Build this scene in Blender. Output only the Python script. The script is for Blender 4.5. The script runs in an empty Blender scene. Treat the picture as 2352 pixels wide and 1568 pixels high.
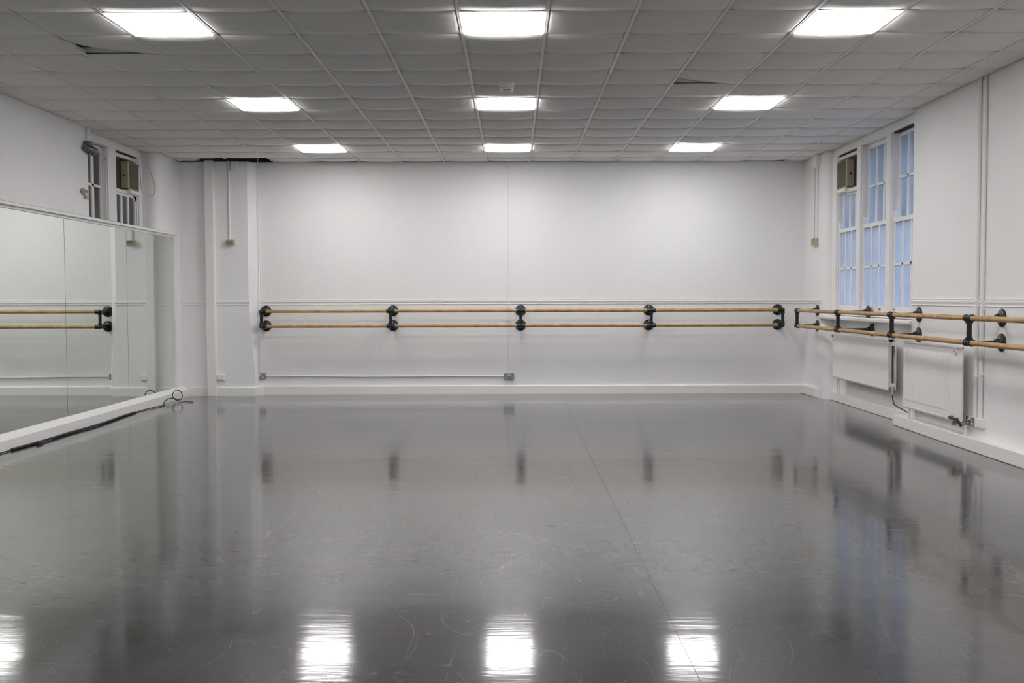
import bpy, bmesh, math, random
from mathutils import Vector, Matrix
random.seed(7)
C = bpy.context.scene.collection
S = bpy.context.scene

# ---------------------------------------------------------------- camera
F_PX, PITCH, YAW, ROLL = 2362.71, -0.0424892, -0.0011846, -0.0029154
cd = bpy.data.cameras.new('camera'); cam = bpy.data.objects.new('camera', cd); C.objects.link(cam)
cd.sensor_width = 36.0; cd.lens = F_PX / 2352 * 36.0; cd.clip_start = 0.05; cd.clip_end = 500
fwd = Vector((math.sin(YAW)*math.cos(PITCH), math.cos(YAW)*math.cos(PITCH), math.sin(PITCH)))
rgt = Vector((math.cos(YAW), -math.sin(YAW), 0)); up = rgt.cross(fwd)
r2 = math.cos(ROLL)*rgt + math.sin(ROLL)*up; u2 = -math.sin(ROLL)*rgt + math.cos(ROLL)*up
cam.matrix_world = Matrix(((r2.x,u2.x,-fwd.x,0),(r2.y,u2.y,-fwd.y,0),(r2.z,u2.z,-fwd.z,1.37),(0,0,0,1)))
S.camera = cam
S.view_settings.view_transform = 'Standard'; S.view_settings.look = 'None'
S.view_settings.gamma = 1; S.view_settings.use_curve_mapping = False
S.view_settings.exposure = 0.0
PANEL_STRENGTH = 26.0
PANEL_COLOUR = (1.0, 0.973, 0.968, 1)

# ---------------------------------------------------------------- world: blue dusk sky with soft cloud
w = bpy.data.worlds.new('dusk_sky'); S.world = w; w.use_nodes = True
nt = w.node_tree; nt.nodes.clear()
out = nt.nodes.new('ShaderNodeOutputWorld'); bg = nt.nodes.new('ShaderNodeBackground')
tc = nt.nodes.new('ShaderNodeTexCoord'); ns = nt.nodes.new('ShaderNodeTexNoise'); cr = nt.nodes.new('ShaderNodeValToRGB')
ns.inputs['Scale'].default_value = 5; ns.inputs['Detail'].default_value = 4
cr.color_ramp.elements[0].position = .38; cr.color_ramp.elements[0].color = (.34,.50,.97,1)
cr.color_ramp.elements[1].position = .66; cr.color_ramp.elements[1].color = (.74,.84,1.0,1)
nt.links.new(tc.outputs['Generated'], ns.inputs['Vector']); nt.links.new(ns.outputs['Fac'], cr.inputs['Fac'])
nt.links.new(cr.outputs['Color'], bg.inputs['Color']); nt.links.new(bg.outputs[0], out.inputs[0])
bg.inputs['Strength'].default_value = 2.45

# ---------------------------------------------------------------- materials
def new_mat(name):
    m = bpy.data.materials.new(name); m.use_nodes = True
    return m, m.node_tree, m.node_tree.nodes['Principled BSDF']
def mat(name, col, rough=.5, metal=0, noise=0.0, nscale=20, bump=0.0, bscale=60, spec=.5, emis=None, stretch=None):
    m, t, p = new_mat(name)
    p.inputs['Base Color'].default_value = (*col, 1); p.inputs['Roughness'].default_value = rough
    p.inputs['Metallic'].default_value = metal; p.inputs['Specular IOR Level'].default_value = spec
    g = t.nodes.new('ShaderNodeNewGeometry'); mp = t.nodes.new('ShaderNodeMapping')
    t.links.new(g.outputs['Position'], mp.inputs['Vector'])
    if stretch: mp.inputs['Scale'].default_value = stretch
    if noise:
        n = t.nodes.new('ShaderNodeTexNoise'); n.inputs['Scale'].default_value = nscale; n.inputs['Detail'].default_value = 4
        t.links.new(mp.outputs[0], n.inputs['Vector'])
        mx = t.nodes.new('ShaderNodeMix'); mx.data_type = 'RGBA'
        mx.inputs['A'].default_value = (*[c*(1-noise) for c in col], 1); mx.inputs['B'].default_value = (*[min(1, c*(1+noise)) for c in col], 1)
        t.links.new(n.outputs['Fac'], mx.inputs['Factor']); t.links.new(mx.outputs['Result'], p.inputs['Base Color'])
    if bump:
        n2 = t.nodes.new('ShaderNodeTexNoise'); n2.inputs['Scale'].default_value = bscale; n2.inputs['Detail'].default_value = 3
        t.links.new(mp.outputs[0], n2.inputs['Vector'])
        b = t.nodes.new('ShaderNodeBump'); b.inputs['Strength'].default_value = bump; b.inputs['Distance'].default_value = .01
        t.links.new(n2.outputs['Fac'], b.inputs['Height']); t.links.new(b.outputs[0], p.inputs['Normal'])
    if emis:
        p.inputs['Emission Color'].default_value = emis[0]; p.inputs['Emission Strength'].default_value = emis[1]
    return m
M = {}
M['wall'] = mat('white_wall_paint', (.90,.89,.89), .55, noise=.02, nscale=1.3, bump=.25, bscale=25, spec=.3)
M['trim'] = mat('white_gloss_trim', (.90,.89,.875), .35, noise=.02, nscale=6, bump=.1, bscale=30)
M['tile'] = mat('mineral_ceiling_tile', (.93,.91,.885), .9, noise=.05, nscale=90, bump=.3, bscale=220, spec=.1)
M['tee'] = mat('white_steel_tee', (.88,.87,.86), .4)
M['plenum'] = mat('dark_plenum', (.035,.04,.035), .9, noise=.2, nscale=4)
M['light_frame'] = mat('light_frame_white', (.8,.8,.8), .4)
M['diffuser'] = mat('lit_diffuser', (.9,.9,.9), .5, emis=(PANEL_COLOUR, PANEL_STRENGTH))
M['iron'] = mat('black_pipe_fitting', (.010,.012,.011), .32, noise=.3, nscale=30)
M['steel'] = mat('brushed_metal_plate', (.30,.31,.30), .38, metal=.7, noise=.1, nscale=60)
M['white_plastic'] = mat('white_plastic', (.90,.89,.87), .35)
M['beige'] = mat('aged_beige_plastic', (.50,.46,.33), .45, noise=.05, nscale=20)
M['beige_dark'] = mat('brown_grille', (.13,.115,.08), .6, noise=.3, nscale=60)
M['brown_board'] = mat('dark_brown_board', (.07,.05,.04), .7, noise=.3, nscale=20)
M['copper'] = mat('tarnished_copper', (.10,.06,.04), .45, metal=.6, noise=.3, nscale=40)
M['rad'] = mat('radiator_enamel', (.88,.87,.855), .3, noise=.015, nscale=5)
M['dark'] = mat('dark_slot', (.015,.015,.015), .8)
M['cable'] = mat('black_rubber_cable', (.012,.012,.012), .55)
M['cord_white'] = mat('white_flex', (.6,.6,.57), .5)
M['grey_fix'] = mat('grey_cast_metal', (.16,.17,.17), .4, metal=.5, noise=.3, nscale=30)
M['pink'] = mat('faded_pink_ribbon', (.47,.33,.29), .8, noise=.1, nscale=80)
M['grass'] = mat('dusk_grass', (.05,.08,.03), .9, noise=.4, nscale=1)
M['leaf'] = mat('dark_leaf', (.07,.10,.06), .7, noise=.4, nscale=3)
M['bark'] = mat('bark', (.08,.06,.04), .9, noise=.3, nscale=8)
M['rail_shade'] = mat('rail_gap_shade', (.25,.23,.2), .9, noise=.3, nscale=30)  # dark tone painted for the shadow gap on the mirror rail
M['stop'] = mat('white_stop_block', (.85,.85,.83), .4)
# wood rail
m, t, p = new_mat('varnished_beech'); M['wood'] = m
g = t.nodes.new('ShaderNodeNewGeometry'); n = t.nodes.new('ShaderNodeTexNoise'); n.inputs['Scale'].default_value = 9; n.inputs['Detail'].default_value = 5
cr = t.nodes.new('ShaderNodeValToRGB'); cr.color_ramp.elements[0].position=.3; cr.color_ramp.elements[0].color=(.38,.21,.07,1)
cr.color_ramp.elements[1].position=.7; cr.color_ramp.elements[1].color=(.58,.38,.16,1)
t.links.new(g.outputs['Position'], n.inputs['Vector']); t.links.new(n.outputs['Fac'], cr.inputs['Fac']); t.links.new(cr.outputs['Color'], p.inputs['Base Color'])
p.inputs['Roughness'].default_value = .42
# mirror
m, t, p = new_mat('greenish_mirror'); M['mirror'] = m
p.inputs['Base Color'].default_value = (.86,.91,.865,1); p.inputs['Metallic'].default_value = 1; p.inputs['Roughness'].default_value = .012
# brick outside
m, t, p = new_mat('sooty_brick'); M['brick'] = m
g = t.nodes.new('ShaderNodeNewGeometry'); mp = t.nodes.new('ShaderNodeMapping'); mp.inputs['Rotation'].default_value = (math.pi/2, 0, math.pi/2)
br = t.nodes.new('ShaderNodeTexBrick'); br.inputs['Scale'].default_value = 4.4
br.inputs['Color1'].default_value=(.12,.07,.035,1); br.inputs['Color2'].default_value=(.07,.055,.035,1); br.inputs['Mortar'].default_value=(.16,.15,.12,1)
t.links.new(g.outputs['Position'], mp.inputs[0]); t.links.new(mp.outputs[0], br.inputs['Vector']); t.links.new(br.outputs['Color'], p.inputs['Base Color'])
p.inputs['Roughness'].default_value=.9
# glass panes
def pane_mat(name, tint, haze):
    m = bpy.data.materials.new(name); m.use_nodes = True; t = m.node_tree; t.nodes.clear()
    o = t.nodes.new('ShaderNodeOutputMaterial'); tr = t.nodes.new('ShaderNodeBsdfTransparent'); tl = t.nodes.new('ShaderNodeBsdfTranslucent')
    gl = t.nodes.new('ShaderNodeBsdfGlossy'); fr = t.nodes.new('ShaderNodeFresnel'); m1 = t.nodes.new('ShaderNodeMixShader'); m2 = t.nodes.new('ShaderNodeMixShader')
    g = t.nodes.new('ShaderNodeNewGeometry'); n = t.nodes.new('ShaderNodeTexNoise'); n.inputs['Scale'].default_value = 2.5; mr = t.nodes.new('ShaderNodeMapRange')
    mr.inputs['To Min'].default_value = max(0, haze-.2); mr.inputs['To Max'].default_value = min(1, haze+.2)
    t.links.new(g.outputs['Position'], n.inputs['Vector']); t.links.new(n.outputs['Fac'], mr.inputs['Value'])
    tr.inputs[0].default_value = (*tint,1); tl.inputs[0].default_value = (*tint,1); gl.inputs['Roughness'].default_value = .05; fr.inputs['IOR'].default_value = 1.3
    t.links.new(mr.outputs[0], m1.inputs[0]); t.links.new(tr.outputs[0], m1.inputs[1]); t.links.new(tl.outputs[0], m1.inputs[2])
    t.links.new(fr.outputs[0], m2.inputs[0]); t.links.new(m1.outputs[0], m2.inputs[1]); t.links.new(gl.outputs[0], m2.inputs[2]); t.links.new(m2.outputs[0], o.inputs[0])
    return m
M['clear'] = pane_mat('misted_clear_glass', (.93,.95,.97), .45)
M['frost'] = pane_mat('obscured_glass', (.93,.95,.97), .72)
# vinyl dance floor
m, t, p = new_mat('grey_dance_vinyl'); M['vinyl'] = m
def N(k, **kw):
    n = t.nodes.new(k)
    for a, b in kw.items(): setattr(n, a, b)
    return n
L = t.links.new
g = N('ShaderNodeNewGeometry')
def noise(scale, sc=(1,1,1), detail=4, dist=0, rot=0):
    mp = N('ShaderNodeMapping'); mp.inputs['Scale'].default_value = sc; mp.inputs['Rotation'].default_value = (0,0,rot)
    L(g.outputs['Position'], mp.inputs['Vector'])
    n = N('ShaderNodeTexNoise'); n.inputs['Scale'].default_value = scale; n.inputs['Detail'].default_value = detail; n.inputs['Distortion'].default_value = dist
    L(mp.outputs[0], n.inputs['Vector']); return n.outputs['Fac']
def math_(op, a, b=None, c=None):
    n = N('ShaderNodeMath', operation=op)
    for i, v in enumerate((a, b, c)):
        if v is None: continue
        if isinstance(v, (int, float)): n.inputs[i].default_value = v
        else: L(v, n.inputs[i])
    return n.outputs[0]
def line(scale, sc, width, dist, rot, gate, lo=.55):      # thin contour curves = scuffs, only where the gate noise is high
    a = math_('ABSOLUTE', math_('SUBTRACT', noise(scale, sc, 0, dist, rot), .5))
    l = math_('LESS_THAN', a, width)
    gt = math_('GREATER_THAN', noise(gate, (1,1,1), 1, 0, rot+1), lo)
    return math_('MULTIPLY', l, gt)
scr = math_('MAXIMUM', line(2.6, (1,.2,1), .0010, .2, .3, 3.3, .5), math_('MAXIMUM', line(6.2, (1,.15,1), .0015, .2, 1.1, 4.1, .5), math_('MAXIMUM', line(9.0, (.2,1,1), .0018, .3, 2.0, 3.0, .5), line(13.0, (1,.25,1), .0024, .4, .6, 2.6, .5))))
grime = noise(4, (1,1,1), 4, .4)
fine = noise(24, (1,1,1), 3, .3)
mr = N('ShaderNodeMapRange'); mr.inputs['From Min'].default_value=.3; mr.inputs['From Max'].default_value=.7; mr.inputs['To Min'].default_value=.012; mr.inputs['To Max'].default_value=.027
L(math_('MULTIPLY_ADD', fine, .4, math_('MULTIPLY', grime, .6)), mr.inputs['Value'])
val = math_('MULTIPLY_ADD', scr, .065, mr.outputs[0])
cc = N('ShaderNodeCombineColor'); L(math_('MULTIPLY', val, 1.0), cc.inputs[0]); L(math_('MULTIPLY', val, 1.0), cc.inputs[1]); L(math_('MULTIPLY', val, 1.0), cc.inputs[2])
L(cc.outputs[0], p.inputs['Base Color'])
r_ = math_('MULTIPLY_ADD', grime, .22, .24)
L(r_, p.inputs['Roughness'])
p.inputs['IOR'].default_value = 1.5
p.inputs['Coat Weight'].default_value = 1.0; L(math_('MULTIPLY_ADD', grime, .10, .045), p.inputs['Coat Roughness']); p.inputs['Coat IOR'].default_value = 1.56; p.inputs['Specular IOR Level'].default_value = .1
h = math_('MULTIPLY_ADD', noise(1.3, (.6,1.6,1), 2, .3), .8, math_('MULTIPLY', noise(9, (.45,2.4,1), 3, .5), .16))
b = N('ShaderNodeBump'); b.inputs['Strength'].default_value = 1.0; b.inputs['Distance'].default_value =   .0024
L(h, b.inputs['Height']); L(b.outputs[0], p.inputs['Normal']); L(b.outputs[0], p.inputs['Coat Normal'])

# ---------------------------------------------------------------- mesh helpers
class MB:
    def __init__(s): s.bm = bmesh.new()
    def box(s, x0, x1, y0, y1, z0, z1):
        if x0 > x1: x0, x1 = x1, x0
        if y0 > y1: y0, y1 = y1, y0
        v = [s.bm.verts.new((x, y, z)) for z in (z0, z1) for x, y in ((x0,y0),(x1,y0),(x1,y1),(x0,y1))]
        for f in ((3,2,1,0),(4,5,6,7),(0,1,5,4),(1,2,6,5),(2,3,7,6),(3,0,4,7)): s.bm.faces.new([v[i] for i in f])
        return s
    def prism(s, poly, z0, z1, poly1=None):
        a = [s.bm.verts.new((x,y,z0)) for x,y in poly]; b = [s.bm.verts.new((x,y,z1)) for x,y in (poly1 or poly)]
        n = len(a); s.bm.faces.new(a[::-1]); s.bm.faces.new(b)
        for i in range(n): s.bm.faces.new((a[i],a[(i+1)%n],b[(i+1)%n],b[i]))
        return s
    def extr(s, prof, axis, a0, a1):      # profile (u,z) pushed along 'x' or 'y'
        mk = (lambda u,z,a:(a,u,z)) if axis=='x' else (lambda u,z,a:(u,a,z))
        A = [s.bm.verts.new(mk(u,z,a0)) for u,z in prof]; B = [s.bm.verts.new(mk(u,z,a1)) for u,z in prof]
        n = len(A); s.bm.faces.new(A); s.bm.faces.new(B[::-1])
        for i in range(n): s.bm.faces.new((A[i],B[i],B[(i+1)%n],A[(i+1)%n]))
        return s
    def lathe(s, p0, d, prof, seg=20):     # prof: (distance along d, radius)
        p0 = Vector(p0); d = Vector(d).normalized(); a = d.orthogonal().normalized(); b = d.cross(a); rings = []
        for t_, r in prof:
            c = p0 + d*t_
            rings.append([s.bm.verts.new(c)] if r < 1e-6 else [s.bm.verts.new(c + (a*math.cos(2*math.pi*i/seg)+b*math.sin(2*math.pi*i/seg))*r) for i in range(seg)])
        for R0, R1 in zip(rings, rings[1:]):
            for i in range(seg):
                j = (i+1)%seg
                if len(R0)==1 and len(R1)==1: continue
                if len(R0)==1: s.bm.faces.new((R0[0], R1[i], R1[j]))
                elif len(R1)==1: s.bm.faces.new((R0[i], R1[0], R0[j]))
                else: s.bm.faces.new((R0[i], R1[i], R1[j], R0[j]))
        if len(rings[0])>1: s.bm.faces.new(rings[0])
        if len(rings[-1])>1: s.bm.faces.new(rings[-1][::-1])
        return s
    def cyl(s, p0, p1, r, seg=14, r1=None):
        d = Vector(p1)-Vector(p0); return s.lathe(p0, d, [(0,r),(d.length, r if r1 is None else r1)], seg)
    def tube(s, pts, r, seg=8):
        pts = [Vector(p) for p in pts]; rings = []; prev = None
        for i, q in enumerate(pts):
            d = (pts[min(i+1,len(pts)-1)]-pts[max(i-1,0)]).normalized()
            a = d.orthogonal().normalized() if prev is None else (prev - d*prev.dot(d)).normalized()
            prev = a; bb = d.cross(a)
            rings.append([s.bm.verts.new(q+(a*math.cos(2*math.pi*k/seg)+bb*math.sin(2*math.pi*k/seg))*r) for k in range(seg)])
        for R0,R1 in zip(rings,rings[1:]):
            for k in range(seg): s.bm.faces.new((R0[k],R0[(k+1)%seg],R1[(k+1)%seg],R1[k]))
        s.bm.faces.new(rings[0][::-1]); s.bm.faces.new(rings[-1]); return s
    def ball(s, c, r, seg=14):
        return s.lathe(Vector(c)-Vector((0,0,r)), (0,0,1), [(r-r*math.cos(math.pi*i/8), r*math.sin(math.pi*i/8)) for i in range(9)], seg)
    def build(s, name, m, parent=None, smooth=False, bevel=0, origin=None):
        me = bpy.data.meshes.new(name)
        bmesh.ops.recalc_face_normals(s.bm, faces=s.bm.faces)
        org = Vector(origin) if origin is not None else Vector((0,0,0))
        if origin is not None: bmesh.ops.translate(s.bm, verts=s.bm.verts, vec=-org)
        s.bm.to_mesh(me); s.bm.free()
        if smooth:
            for f in me.polygons: f.use_smooth = True
        me.materials.append(M[m])
        o = bpy.data.objects.new(name, me); C.objects.link(o); o.location = org
        if parent is not None:
            o.parent = parent; o.matrix_parent_inverse = Matrix.Translation(parent.location).inverted() if parent.parent is None else Matrix()
            if parent.parent is not None:
                pl = Vector((0,0,0)); q = parent
                o.matrix_parent_inverse = world(parent).inverted()
        if smooth:
            md = o.modifiers.new('edge', 'EDGE_SPLIT'); md.split_angle = math.radians(38)
        if bevel:
            md = o.modifiers.new('bevel', 'BEVEL'); md.width = bevel; md.segments = 2; md.limit_method = 'ANGLE'
        return o
def world(o):
    mtx = Matrix.LocRotScale(o.location, o.rotation_euler, o.scale)
    if o.parent: mtx = world(o.parent) @ o.matrix_parent_inverse @ mtx
    return mtx
def catmull(pts, k=8):
    P = [Vector(p) for p in pts]; P = [P[0]*2-P[1]]+P+[P[-1]*2-P[-2]]; o = []
    for i in range(1,len(P)-2):
        for j in range(k):
            t_ = j/k; a,b_,c_,d_ = P[i-1],P[i],P[i+1],P[i+2]
            o.append(.5*((2*b_)+(c_-a)*t_+(2*a-5*b_+4*c_-d_)*t_*t_+(3*b_-a-3*c_+d_)*t_**3))
    o.append(P[-2]); return o
def thing(name, label, cat, loc=(0,0,0), group=None):
    o = bpy.data.objects.new(name, None); C.objects.link(o); o.location = loc; o.empty_display_size = .1
    o['label'] = label; o['category'] = cat
    if group: o['group'] = group
    return o
def tag(o, label, cat, group=None):
    o['label'] = label; o['category'] = cat
    if group: o['group'] = group
    return o
def struct(o): o['kind'] = 'structure'; return o

H = 3.29                       # ceiling height
X0, Y0, T = -0.364, 6.993, 0.6 # ceiling grid origin and module
XR, XRW, XL, XLW = 4.14, 4.22, -4.77, -4.86   # wall and window faces
YB, YE = 14.66, 14.46          # back wall, nib wall at the left end
YR = -1.8                      # rear wall behind the viewer
TOPW = 3.72                     # underside of the slab above the suspended ceiling
WT = H+.03

# ================================================================ FLOOR
fl = struct(MB().box(-5.2, 4.6, YR-.2, 15.0, -.12, -.003).build('floor', 'dark'))
xs = [-4.77, -2.87, -1.105, .665, 2.43, 4.27]
for i in range(5):
    spans = [(YR, 4.6695), (4.6705, YB)] if i < 2 else [(YR, YB)]
    for a, b_ in spans:
        MB().box(xs[i]+(.0009 if i==3 else .0002), xs[i+1]-(.0009 if i==2 else .0002), a, b_, -.003, 0).build('vinyl_sheet', 'vinyl', fl)

# ================================================================ WALLS
def arc(cx, cy, r, a0, a1, n=8):
    return [(cx+r*math.cos(math.radians(a0+(a1-a0)*i/n)), cy+r*math.sin(math.radians(a0+(a1-a0)*i/n))) for i in range(n+1)]
mb = MB()
mb.box(XR, 4.6, YR, 10.69, 0, WT)                          # near stretch
struct(mb.build('wall_right', 'wall', smooth=True)); mb = MB()
mb.box(4.27, 4.6, 10.69, 13.66, 0, 1.10)                     # below the window
struct(mb.build('wall_right_recess', 'wall')); mb = MB()
mb.box(XRW, 4.6, 10.69, 13.66, H+.02, WT)                  # above the window
struct(mb.build('wall_right_head', 'wall')); mb = MB()
mb.prism([(4.6,13.66)]+arc(4.26,13.78,.12,270,180)+[(4.14,YB),(4.6,YB)], 0, WT)   # far pier with a bullnose corner
struct(mb.build('wall_right_pier', 'wall', smooth=True))
mb = MB()
mb.box(-5.2, XL, YR, 11.62, 0, WT)
mb.box(-5.2, XL, 11.62, 13.56, 0, 1.95)
mb.box(-5.2, XLW, 11.62, 13.56, H+.02, WT)
mb.prism([(-5.2,13.56),(-5.2,YE+.1),(-4.67,YE+.1)]+arc(-4.80,13.69,.13,0,-90), 0, WT)
struct(mb.build('wall_left', 'wall', smooth=True))
struct(MB().box(-5.2, 4.6, YR-.2, YR, 0, WT).build('wall_rear', 'wall'))
mb = MB()
mb.box(-3.75, 4.6, YB, YB+.25, 0, H+.006)
def nib(k):       # k: chamfer size
    return [(-5.2,YE),( -3.62-k,YE),(-3.62,YE+k*1.0),(-3.62,YB+.1),(-5.2,YB+.1)]
mb.prism(nib(.02), 0, .35); mb.prism(nib(.02), .35, 1.25, nib(.095)); mb.prism(nib(.095), 1.25, H-.012)
struct(mb.build('wall_back', 'wall'))
# boxed-in pipe strip standing on the nib wall
struct(MB().box(-4.29, -4.17, YE-.09, YE+.02, 0, H).build('trim_1', 'trim', bevel=.004))
# dado moulding: flat band with a bead at top and bottom
def dado(name, segs):
    mb = MB()
    for ax, f, a0, a1, sg in segs:        # sg: which way the wall faces (-1: towards smaller coordinate)
        d = sg
        pr = [(f,1.278),(f+d*.006,1.278),(f+d*.010,1.283),(f+d*.006,1.290),(f+d*.007,1.300),(f+d*.015,1.318),(f+d*.015,1.328),(f+d*.006,1.333),(f+d*.006,1.338),(f+d*.012,1.342),(f+d*.010,1.348),(f,1.348)]
        mb.extr(pr, ax, a0, a1)
    return struct(mb.build(name, 'wall'))
dado('trim_2', [('x', YB, -3.62, 4.14, -1)])
dado('trim_3', [('x', YE, -4.67, -4.29, -1), ('x', YE, -4.17, -3.70, -1)])
dado('trim_4', [('y', XR, YR, 10.69, -1), ('y', XR, 13.80, YB, -1)])
# skirtings
struct(MB().extr([(YB,0),(YB-.03,0),(YB-.03,.112),(YB-.022,.12),(YB,.124)], 'x', -3.62, 4.10).build('baseboard_back', 'trim'))
mb = MB().extr([(YE,0),(YE-.03,0),(YE-.03,.112),(YE-.022,.12),(YE,.124)], 'x', -4.57, -4.291)
mb.extr([(YE,0),(YE-.03,0),(YE-.03,.112),(YE-.022,.12),(YE,.124)], 'x', -4.169, -3.63)
mb.prism([(-3.63,YE-.03),(-3.55,YB-.03),(-3.62,YB-.03),(-3.64,YE)], 0, .12)
struct(mb.build('baseboard_nib', 'trim'))
mb = MB()
mb.prism([(4.045,YR),(4.045,10.0),(4.06,10.98),(4.14,10.98),(4.14,YR)], 0, .118)
mb.prism([(4.14,10.69),(4.14,10.98),(4.27,10.98),(4.27,10.69)], 0, .118)
mb.box(4.225, 4.27, 10.98, 13.70, 0, .118)
mb.prism([(4.225,13.70),(4.225,13.83),(4.135,13.98),(4.11,14.02),(4.10,YB-.03),(4.145,YB),(4.27,13.70)], 0, .13)
struct(mb.build('baseboard_right', 'trim', bevel=.008))
struct(MB().box(-4.77, -4.74, YR, 8.9, 0, .12).box(-5.2,-4.7,-1.8,-1.77,0,.12).build('baseboard_left', 'trim'))

# ================================================================ CEILING
ce = struct(MB().box(-5.2, 4.6, YR-.2, 15.0, TOPW, TOPW+.12).build('ceiling', 'plenum'))
mb = MB().box(-5.3,-5.2,YR-.2,15.0,3.2,TOPW).box(4.6,4.7,YR-.2,15.0,3.2,TOPW).box(-5.3,4.7,15.0,15.1,3.2,TOPW).box(-5.3,4.7,YR-.3,YR-.2,3.2,TOPW)
mb.build('plenum_light_skirt', 'plenum', ce)  # added dark skirt round the plenum, keeps sky light from leaking in
def tile_bm(S_, lift=0, bend=0, nu=6, nv=4, closed=True):
    bm = bmesh.new(); hw = .2965; V = []
    for j in range(nv+1):
        row = []
        for i in range(nu+1):
            u = i/nu; u = .5 - .5*math.cos(math.pi*u)*(1 if True else 0); v = j/nv
            a = abs(2*u-1)
            b2 = abs(2*v-1)
            sag = .0045*(1-a**4) + S_*.7*(1-a*a)*(1-b2*b2)
            yy = (v-.5)*2*(hw+.0030-.016*max(0,a-.55)/.45)
            z = .006 - sag + lift*(max(0,(1-u))**1.3*v**1.6) + bend*(1-v)*0
            row.append(bm.verts.new(((u-.5)*2*hw, yy, z)))
        V.append(row)
    for j in range(nv):
        for i in range(nu): bm.faces.new((V[j][i],V[j+1][i],V[j+1][i+1],V[j][i+1]))
    rim = V[0]+[V[j][nu] for j in range(1,nv+1)]+V[nv][::-1][1:]+[V[j][0] for j in range(nv-1,0,-1)]
    up_ = [bm.verts.new((q.co.x,q.co.y,.03+max(0,q.co.z-.006))) for q in rim]
    n = len(rim)
    for i in range(n): bm.faces.new((rim[i],rim[(i+1)%n],up_[(i+1)%n],up_[i]))
    bm.faces.new(up_)
    bmesh.ops.recalc_face_normals(bm, faces=bm.faces)
    return bm
def tile_mesh(name, S_, lift=0):
    bm = tile_bm(S_, lift); me = bpy.data.meshes.new(name); bm.to_mesh(me); bm.free(); me.materials.append(M['tile'])
    for f in me.polygons: f.use_smooth = len(f.vertices)==4 and abs(f.normal.z) > .7
    return me
tm = [tile_mesh('tile_a', .021), tile_mesh('tile_b', .026), tile_mesh('tile_c', .016)]
lifted = tile_mesh('tile_lifted', .012, .06); lifted2 = tile_mesh('tile_lifted_b', .012, .055)
light_cells = {(c, r) for c in (-4, 0, 4) for r in (-10, -5, 0, 5, 10)}
def span(c, r):      # clipped x extent of a cell
    x0 = X0+T*c; x1 = x0+T; ym = Y0+T*(r+.5)
    lo = XLW if 11.4 < ym < 13.8 else (XL if ym < 11.4 else -4.67); hi = XRW if 10.6 < ym < 13.7 else XR
    return max(x0, lo), min(x1, hi)
rest = bmesh.new()
for r in range(-15, 13):
    for c in range(-8, 8):
        if (c, r) in light_cells: continue
        x0, x1 = span(c, r)
        y0 = max(Y0+T*r, YR); y1 = min(Y0+T*(r+1), YB)
        if r == 12:
            if c <= -7: y1 = YE
            if c == -6: continue
            if c == -7: x1 = -4.37
        if x1-x0 < .04 or y1-y0 < .05: continue
        sx, sy = (x1-x0)/T, (y1-y0)/T
        if r >= -1:
            me = lifted if (c, r) == (-5, 1) else lifted2 if (c, r) == (3, 3) else random.choice(tm)
            o = bpy.data.objects.new('ceiling_tile', me); C.objects.link(o); o.parent = ce
            o.location = ((x0+x1)/2, (y0+y1)/2, H); o.scale = (sx, sy, 1)
            o.rotation_euler = (random.gauss(0,.0015), random.gauss(0,.0012), 0)
            if r == 12: o.rotation_euler = (random.gauss(0,.012), random.gauss(0,.006), 0); o.location.z = H+.004
        else:
            bm = tile_bm(.02); bmesh.ops.transform(bm, matrix=Matrix.Translation(((x0+x1)/2,(y0+y1)/2,H)) @ Matrix.Diagonal((sx,sy,1,1)), verts=bm.verts)
            me = bpy.data.meshes.new('tmp'); bm.to_mesh(me); bm.free(); rest.from_mesh(me); bpy.data.meshes.remove(me)
me = bpy.data.meshes.new('ceiling_tiles_behind'); rest.to_mesh(me); rest.free(); me.materials.append(M['tile'])
o = bpy.data.objects.new('ceiling_tiles', me); C.objects.link(o); o.parent = ce; o['kind'] = 'stuff'
for c in range(-7, 8):
    x = X0+T*c
    a1 = YB if not (-7 < c < -5) else 14.30
    MB().box(x-.012, x+.012, YR, a1, H+.001, H+.005).box(x-.0015, x+.0015, YR, a1, H+.005, H+.035).build('ceiling_runner', 'tee', ce)
mb = MB()
for r in range(-14, 13):
    y = Y0+T*r; mb.box(XL, XR, y-.006, y+.006, H+.012, H+.016)
o = mb.build('cross_tees', 'plenum', ce); o['kind'] = 'stuff'  # white flanges coloured dark, painting in the deep shade between tiles
mb = MB()
for r in range(-14, 13):
    y = Y0+T*r; mb.box(XL, XR, y-.0015, y+.0015, H+.022, H+.06)
o = mb.build('cross_tee_webs', 'tee', ce); o['kind'] = 'stuff'

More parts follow.
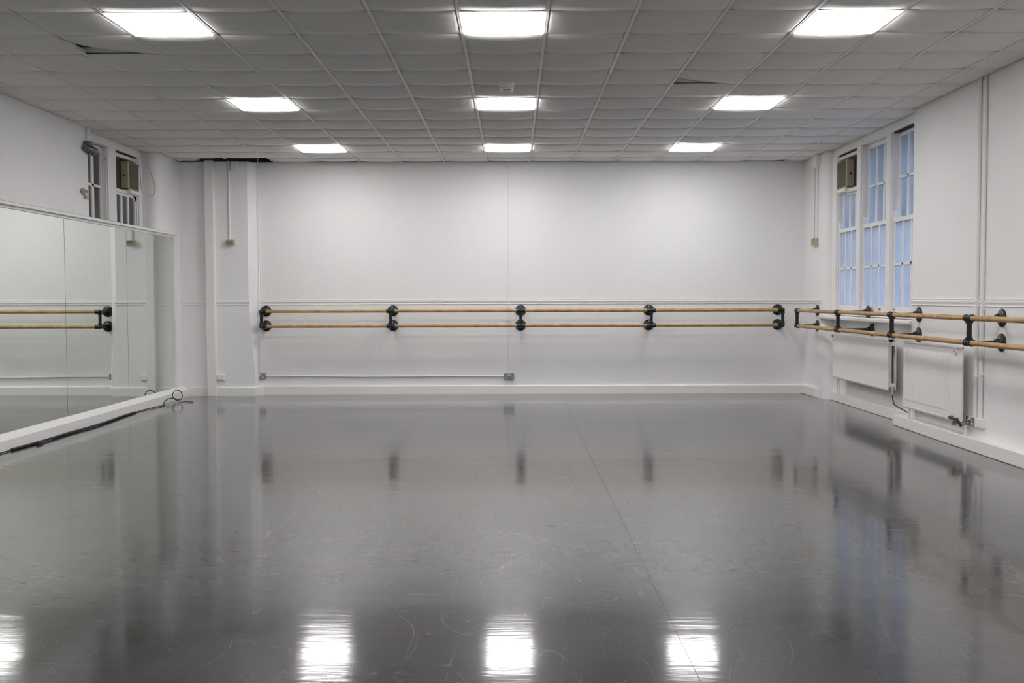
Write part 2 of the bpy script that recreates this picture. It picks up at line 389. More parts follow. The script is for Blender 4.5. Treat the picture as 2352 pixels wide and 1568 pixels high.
# light panels
lamp_place = {(-4,0):'front left, above the mirror side',(0,0):'front centre',(4,0):'front right',(-4,5):'middle row left',(0,5):'middle row centre, behind the smoke alarm',(4,5):'middle row right',
  (-4,10):'back row left',(0,10):'back row centre',(4,10):'back row right'}
for c in (-4, 0, 4):
    for r in (-10, -5, 0, 5, 10):
        x, y = X0+T*(c+.5), Y0+T*(r+.5)
        if r >= 0:
            lb = {0:'nearest row', 5:'middle row', 10:'farthest row'}[r]+' square lit ceiling panel, '+{-4:'left one', 0:'centre one', 4:'right one'}[c]
            t_ = thing('ceiling_light', lb, 'ceiling light', (x,y,H), 'square ceiling light panels')
        else:
            t_ = thing('ceiling_light', ('square lit ceiling panel behind the viewpoint, '+{-5:'first row', -10:'second row'}[r]+', '+{-4:'mirror side', 0:'centre', 4:'window side'}[c]), 'ceiling light', (x,y,H), 'ceiling panels behind the viewpoint')
        mb = MB()
        for a in ((x-.296,x-.282,y-.296,y+.296),(x+.282,x+.296,y-.296,y+.296),(x-.282,x+.282,y-.296,y-.282),(x-.282,x+.282,y+.282,y+.296)): mb.box(*a, H-.001, H+.022)
        mb.build('frame', 'light_frame', t_)
        MB().box(x-.282, x+.282, y-.282, y+.282, H-.009, H+.018).build('diffuser', 'diffuser', t_)  # lit box set proud of the ceiling, its added rim brightens nearby tiles

# ================================================================ RIGHT WINDOW
def window(name, s, xf, bays, mulls, zb, zt, sashes):
    root = MB()
    X = lambda d: xf+s*d
    for a, b_ in mulls: root.box(X(0), X(.17), a, b_, zb, zt)
    root.box(X(0), X(.17), mulls[0][0], mulls[-1][1], zt, H+.02)
    root.box(X(.002), X(.17), mulls[0][0], mulls[-1][1], zb-.03, zb)
    for a, b_ in mulls:      # staff bead along every mullion
        root.box(X(.02), X(.034), a-.012, b_+.012, zb, zt)
    w_ = struct(root.build(name, 'trim', bevel=.003))
    for (a, b_, z0, z1, dep, cols, rows, rb, rt, mu, gm) in sashes:
        st = .045; mb = MB(); x0, x1 = X(dep), X(dep+.038)
        mb.box(x0,x1,a,a+st,z0,z1); mb.box(x0,x1,b_-st,b_,z0,z1); mb.box(x0,x1,a+st,b_-st,z0,z0+rb); mb.box(x0,x1,a+st,b_-st,z1-rt,z1)
        ya, yb, za, zc = a+st, b_-st, z0+rb, z1-rt
        ys = [ya+(yb-ya)*i/cols for i in range(cols+1)]; zs = [za+(zc-za)*i/rows for i in range(rows+1)]
        for y in ys[1:-1]: mb.box(X(dep+.002), X(dep+.036), y-mu/2, y+mu/2, za, zc)
        for z in zs[1:-1]: mb.box(X(dep+.002), X(dep+.036), ya, yb, z-.014, z+.014)
        so = mb.build('sash', 'trim', w_)
        for i in range(cols):
            for j in range(rows):
                MB().box(X(dep+.018), X(dep+.022), ys[i]+(mu/2 if i else 0), ys[i+1]-(mu/2 if i<cols-1 else 0), zs[j]+(.014 if j else 0), zs[j+1]-(.014 if j<rows-1 else 0)).build('pane', gm, so)
    return w_
mulls = [(10.60,10.75),(11.565,11.705),(12.565,12.705),(13.49,13.66)]
sa = []
for i in range(3):
    a, b_ = mulls[i][1], mulls[i+1][0]
    sa.append((a, b_, 1.16, 2.245, .035, 3, 2, .10, .045, .032, 'frost'))
    if i < 2: sa.append((a, b_, 2.20, 3.195, .082, 3, 2, .045, .05, .03, 'clear'))
sa.append((mulls[2][1], mulls[3][0], 2.20, 2.70, .082, 3, 1, .045, .035, .03, 'clear'))
w1 = window('window_1', 1, XRW, None, mulls, 1.16, 3.20, sa)
for i in range(3):
    b_ = mulls[i+1][0]; MB().box(XRW+.035, XRW+.078, b_-.055, b_, 2.245, 2.335).build('sash_stop', 'stop', w1, bevel=.003)
MB().box(XRW+.028, XRW+.04, 11.92, 11.98, 1.215, 1.232).box(XRW+.02, XRW+.035, 11.935, 11.965, 1.21, 1.216).build('sash_lift', 'steel', w1)
MB().box(XRW+.028, XRW+.04, 11.46, 11.53, 1.222, 1.232).build('sash_lift', 'steel', w1)
MB().box(XRW+.03, XRW+.12, 10.76, 11.56, 3.185, 3.20).build('head_gap', 'dark', w1)
# blanking panel around the fan unit in the far bay
def blank(s, xf, y0, y1, w_):
    X = lambda d: xf+s*d
    MB().box(X(.085), X(.12), y0, y1, 2.72, 3.20).build('blanking_board', 'brown_board', w_)
    MB().box(X(.03), X(.085), y0, y1, 3.135, 3.175).build('board_rail', 'trim', w_)
    MB().box(X(.035), X(.085), y0, y1, 3.180, 3.197).build('head_gap', 'dark', w_)
    MB().box(X(.02), X(.085), y0, y1, 2.695, 2.735).build('shelf_rail', 'trim', w_)
blank(1, XRW, 12.705, 13.49, w1)
# sill board
o = MB().extr([(4.125,1.075),(4.115,1.085),(4.115,1.108),(4.125,1.118),(4.39,1.132),(4.39,1.075)], 'y', 10.692, 13.655).build('window_sill', 'trim', w1)
MB().box(4.10,4.20,13.655,13.83,1.08,1.115).build('window_sill', 'trim', w1, bevel=.004)

# ================================================================ LEFT WINDOW
ml = [(11.45,11.66),(12.43,12.68),(13.44,13.56)]
sl = [(11.66,12.43,1.96,3.18,.075,3,1,.05,.06,.04,'clear'), (12.68,13.44,1.96,2.70,.04,3,1,.05,.035,.05,'clear')]
sl[0] = (11.66,12.43,1.96,3.18,.075,3,2,.34,.06,.06,'clear')
w2 = window('window_2', -1, XLW, None, ml, 1.96, 3.20, sl)
blank(-1, XLW, 12.68, 13.44, w2)
MB().box(XLW-.04, XLW-.08, 13.36, 13.44, 2.64, 2.70).build('sash_stop', 'stop', w2)
MB().box(XLW-.02, XLW-.035, 12.415, 12.429, 3.04, 3.05).build('screw', 'dark', w2)
# outside the left window: sooty brick wall of the light well
struct(MB().box(-6.7, -6.4, 8.0, 19.0, -3, 7.0).build('wall_outside', 'brick'))
struct(MB().box(-60, 90, -30, 140, -3.8, -3.5).build('ground_outside', 'grass'))

# ================================================================ WINDOW FAN UNITS
def fan(s, xf, label):
    X = lambda d: xf+s*d
    y0, y1, z0, z1 = 13.03, 13.38, 2.745, 3.10
    t_ = thing('window_fan', label, 'fan', (X(.08), (y0+y1)/2, z0), 'beige fan units in the far window bays')
    MB().box(X(-.02), X(.084), y0, y1, z0, z1).build('housing', 'beige', t_, bevel=.012)
    mb = MB().box(X(-.022), X(-.016), y0+.03, y1-.004, z0+.02, z1-.01); mb.build('grille_panel', 'beige_dark', t_)
    mb = MB()
    for k in range(14): z = z0+.035+k*.0225; mb.box(X(-.027), X(-.021), y0+.035, y1-.01, z, z+.008)
    mb.build('grille_slats', 'beige_dark', t_)
    MB().cyl((X(.035), y0-.012, (z0+z1)/2+.0), (X(.035), y0+.002, (z0+z1)/2), .014, 16).build('knob', 'brown_board', t_, True)
    MB().box(X(-.018), X(.084), y0-.004, y0+.004, z0+.01, z0+.02).build('seam', 'brown_board', t_)
    MB().box(X(-.03), X(.05), y0+.03, y1, z0-.04, z0-.001).build('bracket', 'white_plastic', t_)
    return t_
fr_ = fan(1, XRW, 'beige window fan unit in the right-hand window beside the far pier')
fl_ = fan(-1, XLW, 'beige window fan unit with looping white flex in the left window above the mirror')
pts = catmull([(-4.84,13.08,3.12),(-4.80,13.20,3.13),(-4.80,13.30,3.07),(-4.79,13.31,2.93),(-4.79,13.33,2.80),(-4.78,13.40,2.73),(-4.77,13.47,2.715)], 8)
MB().tube(pts, .005).build('power_flex', 'cord_white', fl_, True)
tag(MB().tube(catmull([(-4.79,13.535,3.29),(-4.785,13.54,3.15),(-4.74,13.55,3.02),(-4.705,13.585,2.88),(-4.70,13.60,2.80),(-4.72,13.58,2.73),(-4.76,13.55,2.71)], 8), .0045).build('hanging_flex', 'cord_white', None, True),
    'thin white flex hanging in a loop from the ceiling beside the left window', 'cable')

# ================================================================ MIRROR WALL
mt = thing('wall_mirror', 'long greenish studio mirror in a white frame on the left wall', 'mirror', (-4.65, 10, .14))
seams = [-1.78, .0, 1.78, 3.56, 5.34, 7.12, 8.90, 10.69, 12.40, 14.085]
ed = [seams[0]]+seams[1:]
for i in range(len(seams)-1):
    a, b_ = seams[i]+.003, seams[i+1]-.003
    o = MB().box(-4.656, -4.65, a, b_, .150, 2.205).build('mirror_panel', 'mirror', mt, origin=(-4.65,(a+b_)/2,.15))
    o.rotation_euler = (0, 0, [0,0,0,0,.0,-.0006,.0012,-.0008,.0012][i])
MB().box(-4.765, -4.66, YR+.03, 14.07, .145, 2.20).build('backing_board', 'brown_board', mt)
MB().box(-4.665, -4.628, 14.088, 14.108, .13, 2.215).build('end_strip', 'trim', mt)
mb = MB().box(-4.74, -4.60, YR+.03, 14.12, 2.232, 2.262); mb.box(-4.72, -4.632, YR+.03, 14.11, 2.205, 2.233)
mb.build('top_rail', 'trim', mt, bevel=.003)
MB().box(-4.76, -4.66, YR+.03, 14.05, 2.2625, 2.275).build('rail_shadow_strip', 'rail_shade', mt)  # dark strip standing in for the shadow gap along the rail top
# timber plinth the mirror stands on
struct(MB().extr([(-4.768,0),(-4.565,0),(-4.565,.100),(-4.575,.108),(-4.640,.148),(-4.768,.148)], 'y', YR+.01, YE-.031).build('trim_5', 'trim'))

# ================================================================ BALLET BARRES
RB = .0225
def flange(p, d, parent):
    o = MB().lathe(p, d, [(-.001,.077),(.006,.078),(.012,.075),(.020,.052),(.030,.038),(.055,.033),(.058,.033),(.060,.022)], 32).build('wall_flange', 'iron', parent, True)
    p = Vector(p); d = Vector(d); a = Vector((0,0,1)); b_ = d.cross(a); mb = MB()
    for k in range(4):
        q = p + (a*math.cos(math.pi/4+k*math.pi/2)+b_*math.sin(math.pi/4+k*math.pi/2))*.056 + d*.013
        mb.lathe(q, d, [(0,.008),(.004,.007),(.006,.003)], 10)
    mb.build('screws', 'steel', o, True)
def bracket(parent, base_u, zt, zl, bar_off, d, a, kind, base=None, base_lo=None):
    # base: function (dist from wall face, z, along) -> point ; kind -1 start, 0 middle, +1 end ; a = along vector
    d = Vector(d); a = Vector(a); up_ = Vector((0,0,1))
    for z, w0 in ((zt, base), (zl, base_lo)):
        wpt = Vector(w0); wpt.z = z; bar = wpt + d*((base_u-wpt).dot(d)); 
        flange(wpt, d, parent)
        L_ = (bar-wpt).length
        mb = MB().lathe(wpt, d, [(.05,.020),(L_-.03,.0165),(L_,.0165)], 16)
        mb.lathe(wpt+d*(L_-.050), d, [(0,.022),(.004,.026),(.012,.026),(.014,.023),(.05,.023)], 16)
        mb.build('arm', 'iron', parent, True)
        mb = MB()
        if kind == 0:
            mb.lathe(bar-a*.060, a, [(0,.0245),(.001,.032),(.012,.032),(.014,.0285),(.106,.0285),(.108,.032),(.119,.032),(.120,.0245)], 20)
        else:
            mb.ball(bar, .031, 18); mb.lathe(bar, -a*kind, [(0,.029),(.052,.029),(.054,.032),(.066,.032),(.067,.0245)], 20)
        sg = -1 if z == zt else 1
        mb.lathe(bar, up_*sg, [(0,.027),(.030,.027),(.032,.031),(.044,.031),(.046,.022)], 18)
        mb.ball(bar+d*.012, .027, 14)
        mb.build('tee_fitting' if kind == 0 else 'elbow_fitting', 'iron', parent, True)
    b0 = Vector(base); b0 = b0 + d*((base_u-b0).dot(d))
    MB().cyl((b0.x,b0.y,zl+.02), (b0.x,b0.y,zt-.02), .0215, 18).build('upright', 'iron', parent, True)
def rails(parent, P, a, zt, zl):
    for z in (zt, zl):
        for i in range(len(P)-1):
            p = Vector(P[i]); q = Vector(P[i+1]); p.z = q.z = z; dd = (q-p).normalized()
            MB().cyl(p+dd*.03, q-dd*.03, RB, 24).build('rail', 'wood', parent, True)
bt = thing('ballet_barre', 'double wooden ballet barre with black brackets along the far wall', 'ballet barre', (0,14.36,.98))
bx = [-3.519, -1.711, .106, 1.930, 3.765]; ofs = [-.000, -.003, 0, .003, 0]
for i, x in enumerate(bx):
    bracket(bt, Vector((x,14.375,1.19)), 1.19, .98, .28, (0,-1,0), (1,0,0), -1 if i==0 else 1 if i==4 else 0, (x,YB,0), (x,YB,0))
rails(bt, [(x,14.375,0) for x in bx], None, 1.19, .98)
br_ = thing('ballet_barre', 'double wooden ballet barre on long black brackets along the right wall under the window', 'ballet barre', (3.86,9,.98))
by = [(14.03,XR,XR),(12.23,XRW,4.27),(10.49,XR,XR),(8.71,XR,XR),(6.92,XR,XR),(5.13,XR,XR),(3.34,XR,XR),(1.55,XR,XR)]
zr, zl_ = 1.187, .978
for i, (y, xa, xb) in enumerate(by):
    y_ = y - (.04 if i==0 else 0)
    bracket(br_, Vector((3.86,y_,1)), zr, zl_, .28, (-1,0,0), (0,-1,0), -1 if i==0 else 1 if i==7 else 0, (xa,y_,0), (xb,y_,0))
rails(br_, [(3.86, y-(.04 if i==0 else 0), 0) for i,(y,_,_) in enumerate(by)], None, zr, zl_)

# ================================================================ RADIATORS
def radiator(label, xface, y0, y1, z0, z1, xwall, double, flutes, loc):
    t_ = thing('radiator', label, 'radiator', loc)
    def panel(xf, nm, sgn=-1):
        mb = MB().box(xf, xf+.012, y0, y1, z0, z1)
        mb.extr([(xf-.004,z1-.012),(xf+.012,z1-.012),(xf+.012,z1+.006),(xf+.004,z1+.006)], 'y', y0, y1)
        mb.extr([(xf-.004,z0+.012),(xf+.004,z0-.006),(xf+.012,z0-.006),(xf+.012,z0+.012)], 'y', y0, y1)
        if flutes:
            n_ = 24; ya, yb = y0+.26, y1-.03; pw = (yb-ya)/n_
            for k in range(n_):
                yc = ya+(k+.5)*pw; e = pw*.36; zt = z1-.075; zb = z0+.075
                P = [(xf, yc-e, zb),(xf, yc+e, zb),(xf, yc+e, zt),(xf, yc-e, zt)]; Q = [(xf-.006, yc-e*.55, zb+.012),(xf-.006, yc+e*.55, zb+.012),(xf-.006, yc+e*.55, zt-.012),(xf-.006, yc-e*.55, zt-.012)]
                vp = [mb.bm.verts.new(v) for v in P]; vq = [mb.bm.verts.new(v) for v in Q]
                mb.bm.faces.new(vq)
                for i in range(4): mb.bm.faces.new((vp[i],vp[(i+1)%4],vq[(i+1)%4],vq[i]))
                mb.bm.faces.new(vp[::-1])
        return mb.build(nm, 'rad', t_)
    panel(xface, 'front_panel')
    if double:
        MB().box(xface+.075, xface+.087, y0, y1, z0, z1).build('rear_panel', 'rad', t_)
        mb = MB()
        n_ = 60
        for k in range(n_): yy = y0+.03+(y1-y0-.06)*k/n_; mb.box(xface+.013, xface+.05, yy, yy+.002, z0+.05, z1-.05)
        o = mb.build('convector_fins', 'rad', t_); o['kind'] = 'stuff'
        MB().box(xface+.012, xface+.075, y0+.004, y0+.03, z1-.075, z1-.035).box(xface+.012, xface+.075, y0+.004, y0+.03, z0+.035, z0+.075).build('end_collars', 'rad', t_)
        MB().box(xface+.010, xface+.08, y0+.03, y1-.02, z1-.004, z1+.002).build('top_grille', 'rad', t_)
        back = xface+.087
    else:
        back = xface+.012
    mb = MB()
    for yy in (y0+.2, y1-.2): mb.box(back, xwall-.001, yy-.02, yy+.02, z0+.08, z1-.08)
    mb.build('wall_bracket', 'rad', t_)
    return t_
r1 = radiator('plain double-panel white radiator under the window sill, farther of the two', 4.10, 11.235, 13.19, .345, .905, 4.27, True, False, (4.18,12.2,.345))
r2_ = radiator('fluted single-panel white radiator, nearer of the two, with round plug at top', 4.035, 9.235, 10.62, .232, .912, XR, False, True, (4.06,9.9,.232))
# pieces on the far radiator
MB().cyl((4.12,13.19,.87),(4.12,13.25,.87),.018,14).cyl((4.12,13.235,.86),(4.12,13.235,.80),.009,10).build('bleed_valve', 'copper', r1, True)
MB().cyl((4.14,11.235,.375),(4.14,11.20,.375),.016,14).cyl((4.14,11.205,.385),(4.14,11.205,.30),.013,12).build('valve', 'beige', r1, True)
MB().cyl((4.14,13.13,.35),(4.14,13.13,.118),.009,10).cyl((4.14,13.05,.35),(4.14,13.05,.118),.007,10).build('feed_pipe', 'trim', r1, True)
MB().tube(catmull([(4.14,11.205,.31),(4.142,11.20,.26),(4.145,11.17,.205),(4.145,11.13,.19),(4.12,10.85,.175),(4.09,10.60,.165)], 6), .007).build('link_pipe', 'copper', r1, True)
# pieces on the near radiator
MB().lathe((4.035,9.37,.865), (-1,0,0), [(-.002,.03),(.008,.03),(.012,.026),(.012,.014),(.007,.012)], 20).build('vent_plug', 'white_plastic', r2_, True)
MB().cyl((4.024,9.37,.865),(4.028,9.37,.865),.005,8).build('plug_centre', 'dark', r2_, True)
mb = MB().cyl((4.03,9.40,.262),(4.0,9.40,.262),.018,14).cyl((4.0,9.42,.262),(4.0,9.26,.262),.011,12).cyl((4.005,9.27,.268),(4.04,9.24,.20),.013,12)
mb.build('copper_valve', 'copper', r2_, True)
MB().lathe((4.02,9.34,.255),(.0,.3,-1),[(0,.009),(.03,.009),(.032,.02),(.05,.022),(.06,.012)],14).build('valve_handle', 'steel', r2_, True)
MB().cyl((4.075,9.235,.21),(4.075,9.235,.117),.015,14).build('feed_pipe', 'trim', r2_, True)
MB().cyl((4.06,10.52,.235),(4.06,10.52,.117),.012,12).cyl((4.10,10.45,.235),(4.10,10.45,.117),.012,12).build('feed_pipe', 'trim', r2_, True)
# small grey wall plate below far radiator
tag(MB().box(4.262,4.271,11.85,11.97,.19,.27).build('vent_plate', 'white_plastic', bevel=.003), 'small plate on the wall below the plain radiator', 'wall plate')

# ================================================================ SOCKETS, CONDUITS, SENSORS
def socket_back(x, z, label):
    t_ = thing('power_socket', label, 'socket', (x, YB, z), 'metal double sockets on the far wall')
    MB().box(x-.072, x+.072, YB-.040, YB+.001, z-.042, z+.042).build('back_box', 'steel', t_, bevel=.006)
    fp = MB().box(x-.070, x+.070, YB-.043, YB-.040, z-.040, z+.040).build('face_plate', 'steel', t_)
    MB().box(x-.016, x-.001, YB-.049, YB-.043, z+.012, z+.033).box(x+.001, x+.016, YB-.049, YB-.043, z+.012, z+.033).build('switches', 'white_plastic', t_)
    for s in (-1, 1):
        mb = MB(); cx = x+s*.036
        mb.box(cx-.004, cx+.004, YB-.046, YB-.043, z+.002, z+.016)
        mb.box(cx-.015, cx-.006, YB-.046, YB-.043, z-.018, z-.008); mb.box(cx+.006, cx+.015, YB-.046, YB-.043, z-.018, z-.008)
        mb.build('pin_shutters', 'white_plastic', t_)
socket_back(-.060, .252, 'grey metal double socket under the middle of the far barre')
socket_back(-3.605, .262, 'grey metal double socket at the foot of the far wall next to the nib corner')
def conduit(name, pts, r, mat_, label, clips=(), d=None):
    t_ = thing(name, label, 'conduit', pts[0])
    MB().tube(pts, r, 12).build('tube', mat_, t_, True)
    for q in clips:
        q = Vector(q)
        if abs(Vector(pts[-1]).z-Vector(pts[0]).z) > .5: MB().lathe(q-Vector((0,0,.012)), (0,0,1), [(0,r),(.002,r+.005),(.022,r+.005),(.024,r)], 12).build('coupler', mat_, t_, True)
        else: MB().lathe(q-Vector((.012,0,0)), (1,0,0), [(0,r),(.002,r+.005),(.022,r+.005),(.024,r)], 12).build('coupler', mat_, t_, True)
    return t_
conduit('conduit', [(-.066,YB-.013,H+.01),(-.066,YB-.013,.29)], .0095, 'wall', 'thin white conduit dropping down the middle of the far wall to a socket', [(-.066,YB-.013,z) for z in (2.9,2.3,1.82,1.05,.72)])
conduit('conduit', [(-3.611,YB-.011,H+.2),(-3.611,YB-.011,.30)], .008, 'wall', 'thin white conduit beside the nib wall corner down to a socket', [])
conduit('conduit', [(-3.535,YB-.014,.262),(-2.9,YB-.014,.262),(-2.2,YB-.014,.252),(-1.4,YB-.014,.254),(-.7,YB-.014,.256),(-.132,YB-.014,.254)], .010, 'wall', 'long horizontal white conduit between the two far wall sockets')
# nib wall: trunking, junction box, sounder and blank socket
conduit('conduit', [(-3.965,YE-.014,H),(-3.965,YE-.014,2.20)], .013, 'wall', 'white conduit above the beige wall box on the nib wall')
tag(MB().box(-3.925,-3.835,YE-.06,YE+.001,3.165,3.275).box(-3.86,-3.835,YE-.075,YE-.06,3.175,3.27).build('junction_box', 'wall', bevel=.006), 'small white box under the ceiling gap on the nib wall', 'box')
def vent_box(name, pos, face, label, group):
    t_ = thing(name, label, 'wall box', pos, group); x, y, z = pos
    if face == 'y':
        MB().box(x-.062, x+.062, y-.055, y+.001, z-.038, z+.038).build('housing', 'beige', t_, bevel=.005)
        mb = MB()
        for k in range(3):
            for j in range(3): mb.box(x-.045+j*.031, x-.018+j*.031, y-.058, y-.054, z-.026+k*.019, z-.014+k*.019)
        mb.build('slots', 'beige_dark', t_)
    else:
        MB().box(x-.055, x+.001, y-.10, y-.005, z-.060, z+.048).build('housing', 'beige', t_, bevel=.005)
        MB().box(x-.05, x+.001, y+.005, y+.09, z-.055, z+.048).build('housing_rear', 'beige', t_, bevel=.005)
        mb = MB()
        for k in range(4): mb.box(x-.058, x-.054, y-.085, y-.02, z-.035+k*.019, z-.026+k*.019)
        mb.build('slots', 'beige_dark', t_)
vent_box('vented_wall_box', (-3.955, YE, 2.155), 'y', 'beige vented box on the nib wall by the mirror end', 'beige vented wall boxes')
vent_box('vented_wall_box', (XR, 14.08, 2.12), 'x', 'beige vented box on the right pier beside the window', 'beige vented wall boxes')
o = thing('wall_socket', 'white blank socket box low on the nib wall by the boxed pipe', 'socket', (-4.10,YE,.262))
MB().box(-4.158,-4.062,YE-.045,YE+.001,.222,.305).build('back_box', 'white_plastic', o, bevel=.004)
MB().box(-4.150,-4.070,YE-.049,YE-.045,.232,.297).build('face_plate', 'white_plastic', o, bevel=.001)
# right pier: twin conduit and box under the ceiling
tag(MB().box(XR-.06,XR+.001,13.93,14.13,3.12,H+.0).build('junction_box', 'wall', bevel=.01), 'white box under the ceiling on the right pier', 'box')
conduit('conduit', [(XR-.014,14.02,3.12),(XR-.014,14.02,2.165)], .011, 'wall', 'white conduit on the right pier, nearer the window')
conduit('conduit', [(XR-.014,14.16,3.27),(XR-.014,14.16,2.165)], .011, 'wall', 'white conduit on the right pier, nearer the corner')
# right wall: two conduits to the white and steel socket
conduit('conduit', [(XR-.015,9.16,H),(XR-.015,9.16,.26)], .016, 'wall', 'thicker left white conduit running down the right wall', [(XR-.015,9.16,z) for z in (1.33,.66)])
conduit('conduit', [(XR-.014,9.045,H),(XR-.014,9.045,.285)], .013, 'wall', 'thinner right white conduit running down the right wall', [(XR-.014,9.045,z) for z in (2.99,2.55,1.93,1.26,.69)])
t_ = thing('power_socket', 'steel faced double socket with white box on the right wall by the fluted radiator', 'socket', (XR,9.17,.25))
MB().box(XR-.035,XR+.001,9.10,9.30,.208,.292).build('back_box', 'white_plastic', t_, bevel=.004)
MB().box(XR-.038,XR-.035,9.125,9.295,.212,.290).build('face_plate', 'steel', t_)
mb = MB()
mb.box(XR-.043,XR-.038,9.19,9.23,.262,.288)
for cy in (9.165, 9.255): mb.box(XR-.041,XR-.038,cy-.006,cy+.006,.25,.266); mb.box(XR-.041,XR-.038,cy-.020,cy-.006,.225,.24); mb.box(XR-.041,XR-.038,cy+.006,cy+.020,.225,.24)
mb.build('switches', 'white_plastic', t_)
MB().box(XR-.045,XR+.001,8.99,9.098,.212,.292).build('side_box', 'white_plastic', t_, bevel=.004)

# smoke alarm
t_ = thing('smoke_alarm', 'white round smoke alarm on the ceiling between front and middle lights', 'smoke alarm', (-.05,9.25,H-.02))
MB().lathe((-.05,9.25,H-.005), (0,0,-1), [(0,.070),(.050,.062),(.052,.056)], 32).build('mounting_base', 'white_plastic', t_, True)
MB().lathe((-.05,9.25,H-.057), (0,0,-1), [(0,.056),(.001,.061),(.012,.060),(.016,.056),(.030,.052),(.036,.044),(.041,.020),(.043,0)], 32).build('head', 'white_plastic', t_, True)
mb = MB().lathe((-.05,9.25,H-.0535), (0,0,-1), [(0,.0565),(.0045,.0565)], 32); mb.build('groove', 'dark', t_, True)
mb = MB()
for a in (225, 255+0, 285, 315):
    pass
for a0 in (235, 275):
    pt = [(-.05+.0555*math.cos(math.radians(a0+k*6)), 9.25+.0555*math.sin(math.radians(a0+k*6)), H-.079) for k in range(6)]
    mb.tube(pt, .0035, 6)
mb.build('vents', 'dark', t_)

# grey fixture and trunking at the left window edge
t_ = thing('wall_fixture', 'small grey metal fixture high on the left wall at the window edge', 'wall fixture', (-4.77,11.56,3.05))
MB().box(-4.80+.031, -4.70, 11.50, 11.60, 3.075, 3.125).build('mount', 'grey_fix', t_, bevel=.006)
MB().lathe((-4.73,11.45,3.04), (.15,1,-.05), [(0,.03),(.01,.036),(.13,.036),(.14,.044),(.20,.044),(.205,.036)], 20).build('barrel', 'grey_fix', t_, True)
MB().cyl((-4.73,11.63,3.03),(-4.725,11.66,2.985),.022,14).build('clamp_screw', 'grey_fix', t_, True)
MB().box(-4.745,-4.715,11.52,11.58,3.0,3.08).build('yoke', 'dark', t_)
tag(MB().box(-4.771,-4.735,11.565,11.615,3.12,H).build('trunking', 'trim', bevel=.003), 'short white trunking dropping from the ceiling to the grey fixture', 'trunking')
# faded pink ribbon pinned to the wall
t_ = thing('ribbon_bow', 'small faded pink ribbon pinned to the left wall above the mirror', 'ribbon', (-4.768,11.48,2.53))
MB().tube(catmull([(-4.762,11.48,2.553),(-4.752,11.455,2.578),(-4.75,11.42,2.580),(-4.75,11.405,2.558),(-4.755,11.44,2.540),(-4.762,11.48,2.553)],6), .015, 8).build('loop', 'pink', t_, True)
MB().tube(catmull([(-4.762,11.49,2.555),(-4.755,11.52,2.578),(-4.755,11.55,2.572),(-4.755,11.55,2.552),(-4.755,11.52,2.545),(-4.762,11.49,2.555)],6), .007, 8).build('loop', 'pink', t_, True)
MB().prism([(-4.768,11.49),(-4.752,11.49),(-4.752,11.60),(-4.768,11.60)], 2.487, 2.550, [(-4.768,11.475),(-4.756,11.475),(-4.756,11.495),(-4.768,11.495)]).build('tail', 'pink', t_)
# black cable on the floor along the plinth
t_ = thing('floor_cable', 'black cable lying along the white plinth and coiling up near its far end', 'cable', (-4.52,12,0))
cab = [(-4.555,8.2,.008),(-4.55,8.9,.008),(-4.535,9.4,.008),(-4.50,9.8,.008),(-4.53,10.3,.008),(-4.49,10.9,.008),(-4.52,11.5,.008),(-4.54,12.1,.008),(-4.54,12.6,.008),(-4.50,12.9,.008),
       (-4.47,13.08,.008),(-4.50,13.2,.008),(-4.545,13.33,.02),(-4.54,13.45,.05),(-4.50,13.56,.055),(-4.43,13.60,.03),(-4.40,13.62,.07),(-4.42,13.63,.13),(-4.47,13.64,.155),(-4.52,13.65,.13),(-4.54,13.65,.08),(-4.51,13.66,.03),(-4.46,13.66,.012),(-4.40,13.62,.01),(-4.28,13.57,.008)]
MB().tube(catmull(cab, 8), .0055, 8).build('lead', 'cable', t_, True)
cab2 = [(-4.54,9.25,.012),(-4.52,9.6,.012),(-4.505,9.9,.014),(-4.505,10.4,.014),(-4.485,10.9,.014),(-4.50,11.4,.013),(-4.53,11.9,.012),(-4.54,12.3,.010)]
MB().tube(catmull(cab2, 8), .012, 8).build('doubled_lead', 'cable', t_, True)
MB().tube(catmull([(-4.48,9.62,.013),(-4.47,9.66,.013),(-4.49,9.75,.013)],4), .016, 8).build('tape_wrap', 'cable', t_, True)
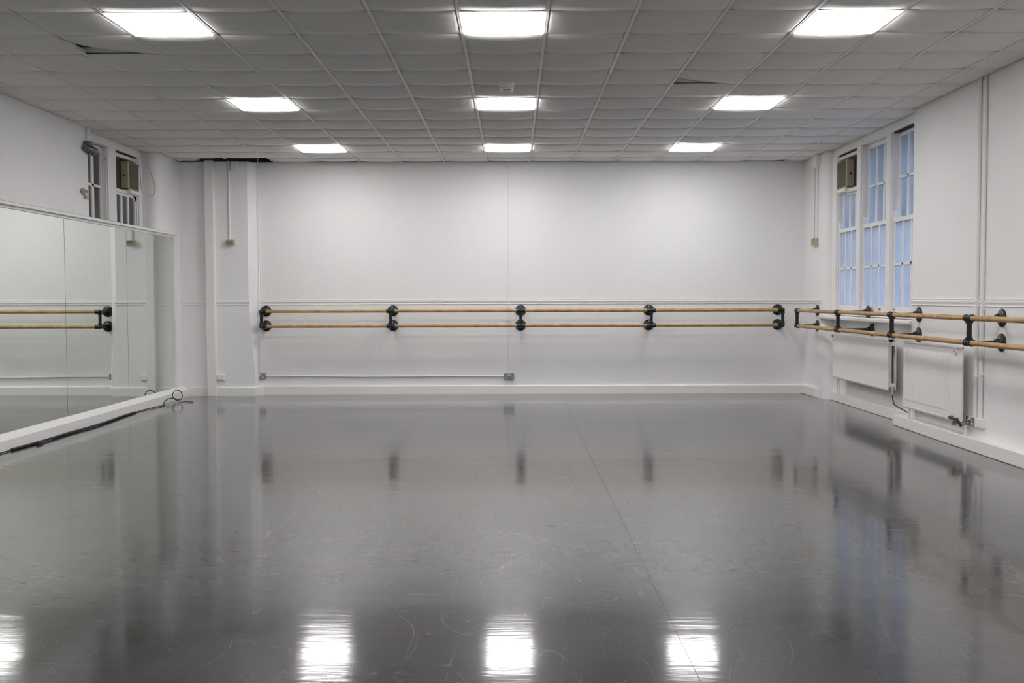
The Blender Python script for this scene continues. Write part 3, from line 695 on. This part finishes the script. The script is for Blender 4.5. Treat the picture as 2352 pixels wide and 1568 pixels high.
MB().cyl((-4.285,13.572,.010),(-4.235,13.555,.010),.009,10).build('plug', 'steel', t_, True)

# ================================================================ TREES OUTSIDE THE RIGHT WINDOW
def tree(x, y, h, r, label):
    t_ = thing('tree', label, 'tree', (x,y,-3.5)); mb = MB()
    top = -3.5+h
    mb.tube([(x,y,-3.5),(x+.1,y,-3.5+h*.3),(x-.1,y+.1,-3.5+h*.6),(x,y,top-.5)], .22, 8)
    for k in range(6):
        a = k*1.1; z = -3.5+h*(.35+.08*k); mb.tube([(x,y,z),(x+math.cos(a)*r*.4,y+math.sin(a)*r*.4,z+.7),(x+math.cos(a)*r*.75,y+math.sin(a)*r*.75,z+1.5)], .07, 6)
    mb.build('trunk', 'bark', t_, True)
    bm = MB(); rnd = random.Random(int(x*10))
    blobs = [(x+rnd.uniform(-.5,.5)*r, y+rnd.uniform(-.5,.5)*r, -3.5+h*rnd.uniform(.5,.85), r*rnd.uniform(.35,.55)) for _ in range(14)]
    for k in range(2600):
        bx_, by_, bz, brr = rnd.choice(blobs)
        v = Vector((rnd.gauss(0,1),rnd.gauss(0,1),rnd.gauss(0,1))).normalized()*brr*rnd.uniform(.55,1)
        c_ = Vector((bx_,by_,bz))+v; n_ = Vector((rnd.gauss(0,1),rnd.gauss(0,1),rnd.gauss(0,1))).normalized(); a = n_.orthogonal().normalized()*.16; b_ = n_.cross(a.normalized())*.10
        bm.bm.faces.new([bm.bm.verts.new(c_+q) for q in (-a, -b_, a, b_)])
    bm.build('foliage', 'leaf', t_)['kind'] = 'stuff'
tree(16.6, 42.0, 8.6, 2.0, 'dark misty tree seen through the nearest bay of the right window')
tree(16.4, 50.5, 8.6, 1.8, 'dark misty tree seen through the middle bay of the right window')
tree(10.9, 34.5, 7.6, 1.1, 'dark misty tree seen through the far bay of the right window')

# many tiny pieces joined into one part are 'stuff'
for o in bpy.data.objects:
    if o.parent and o.name.split('.')[0] in ('screws','pin_shutters','switches','grille_slats','slots','vents','convector_fins','end_collars','wall_bracket'):
        o['kind'] = 'stuff'
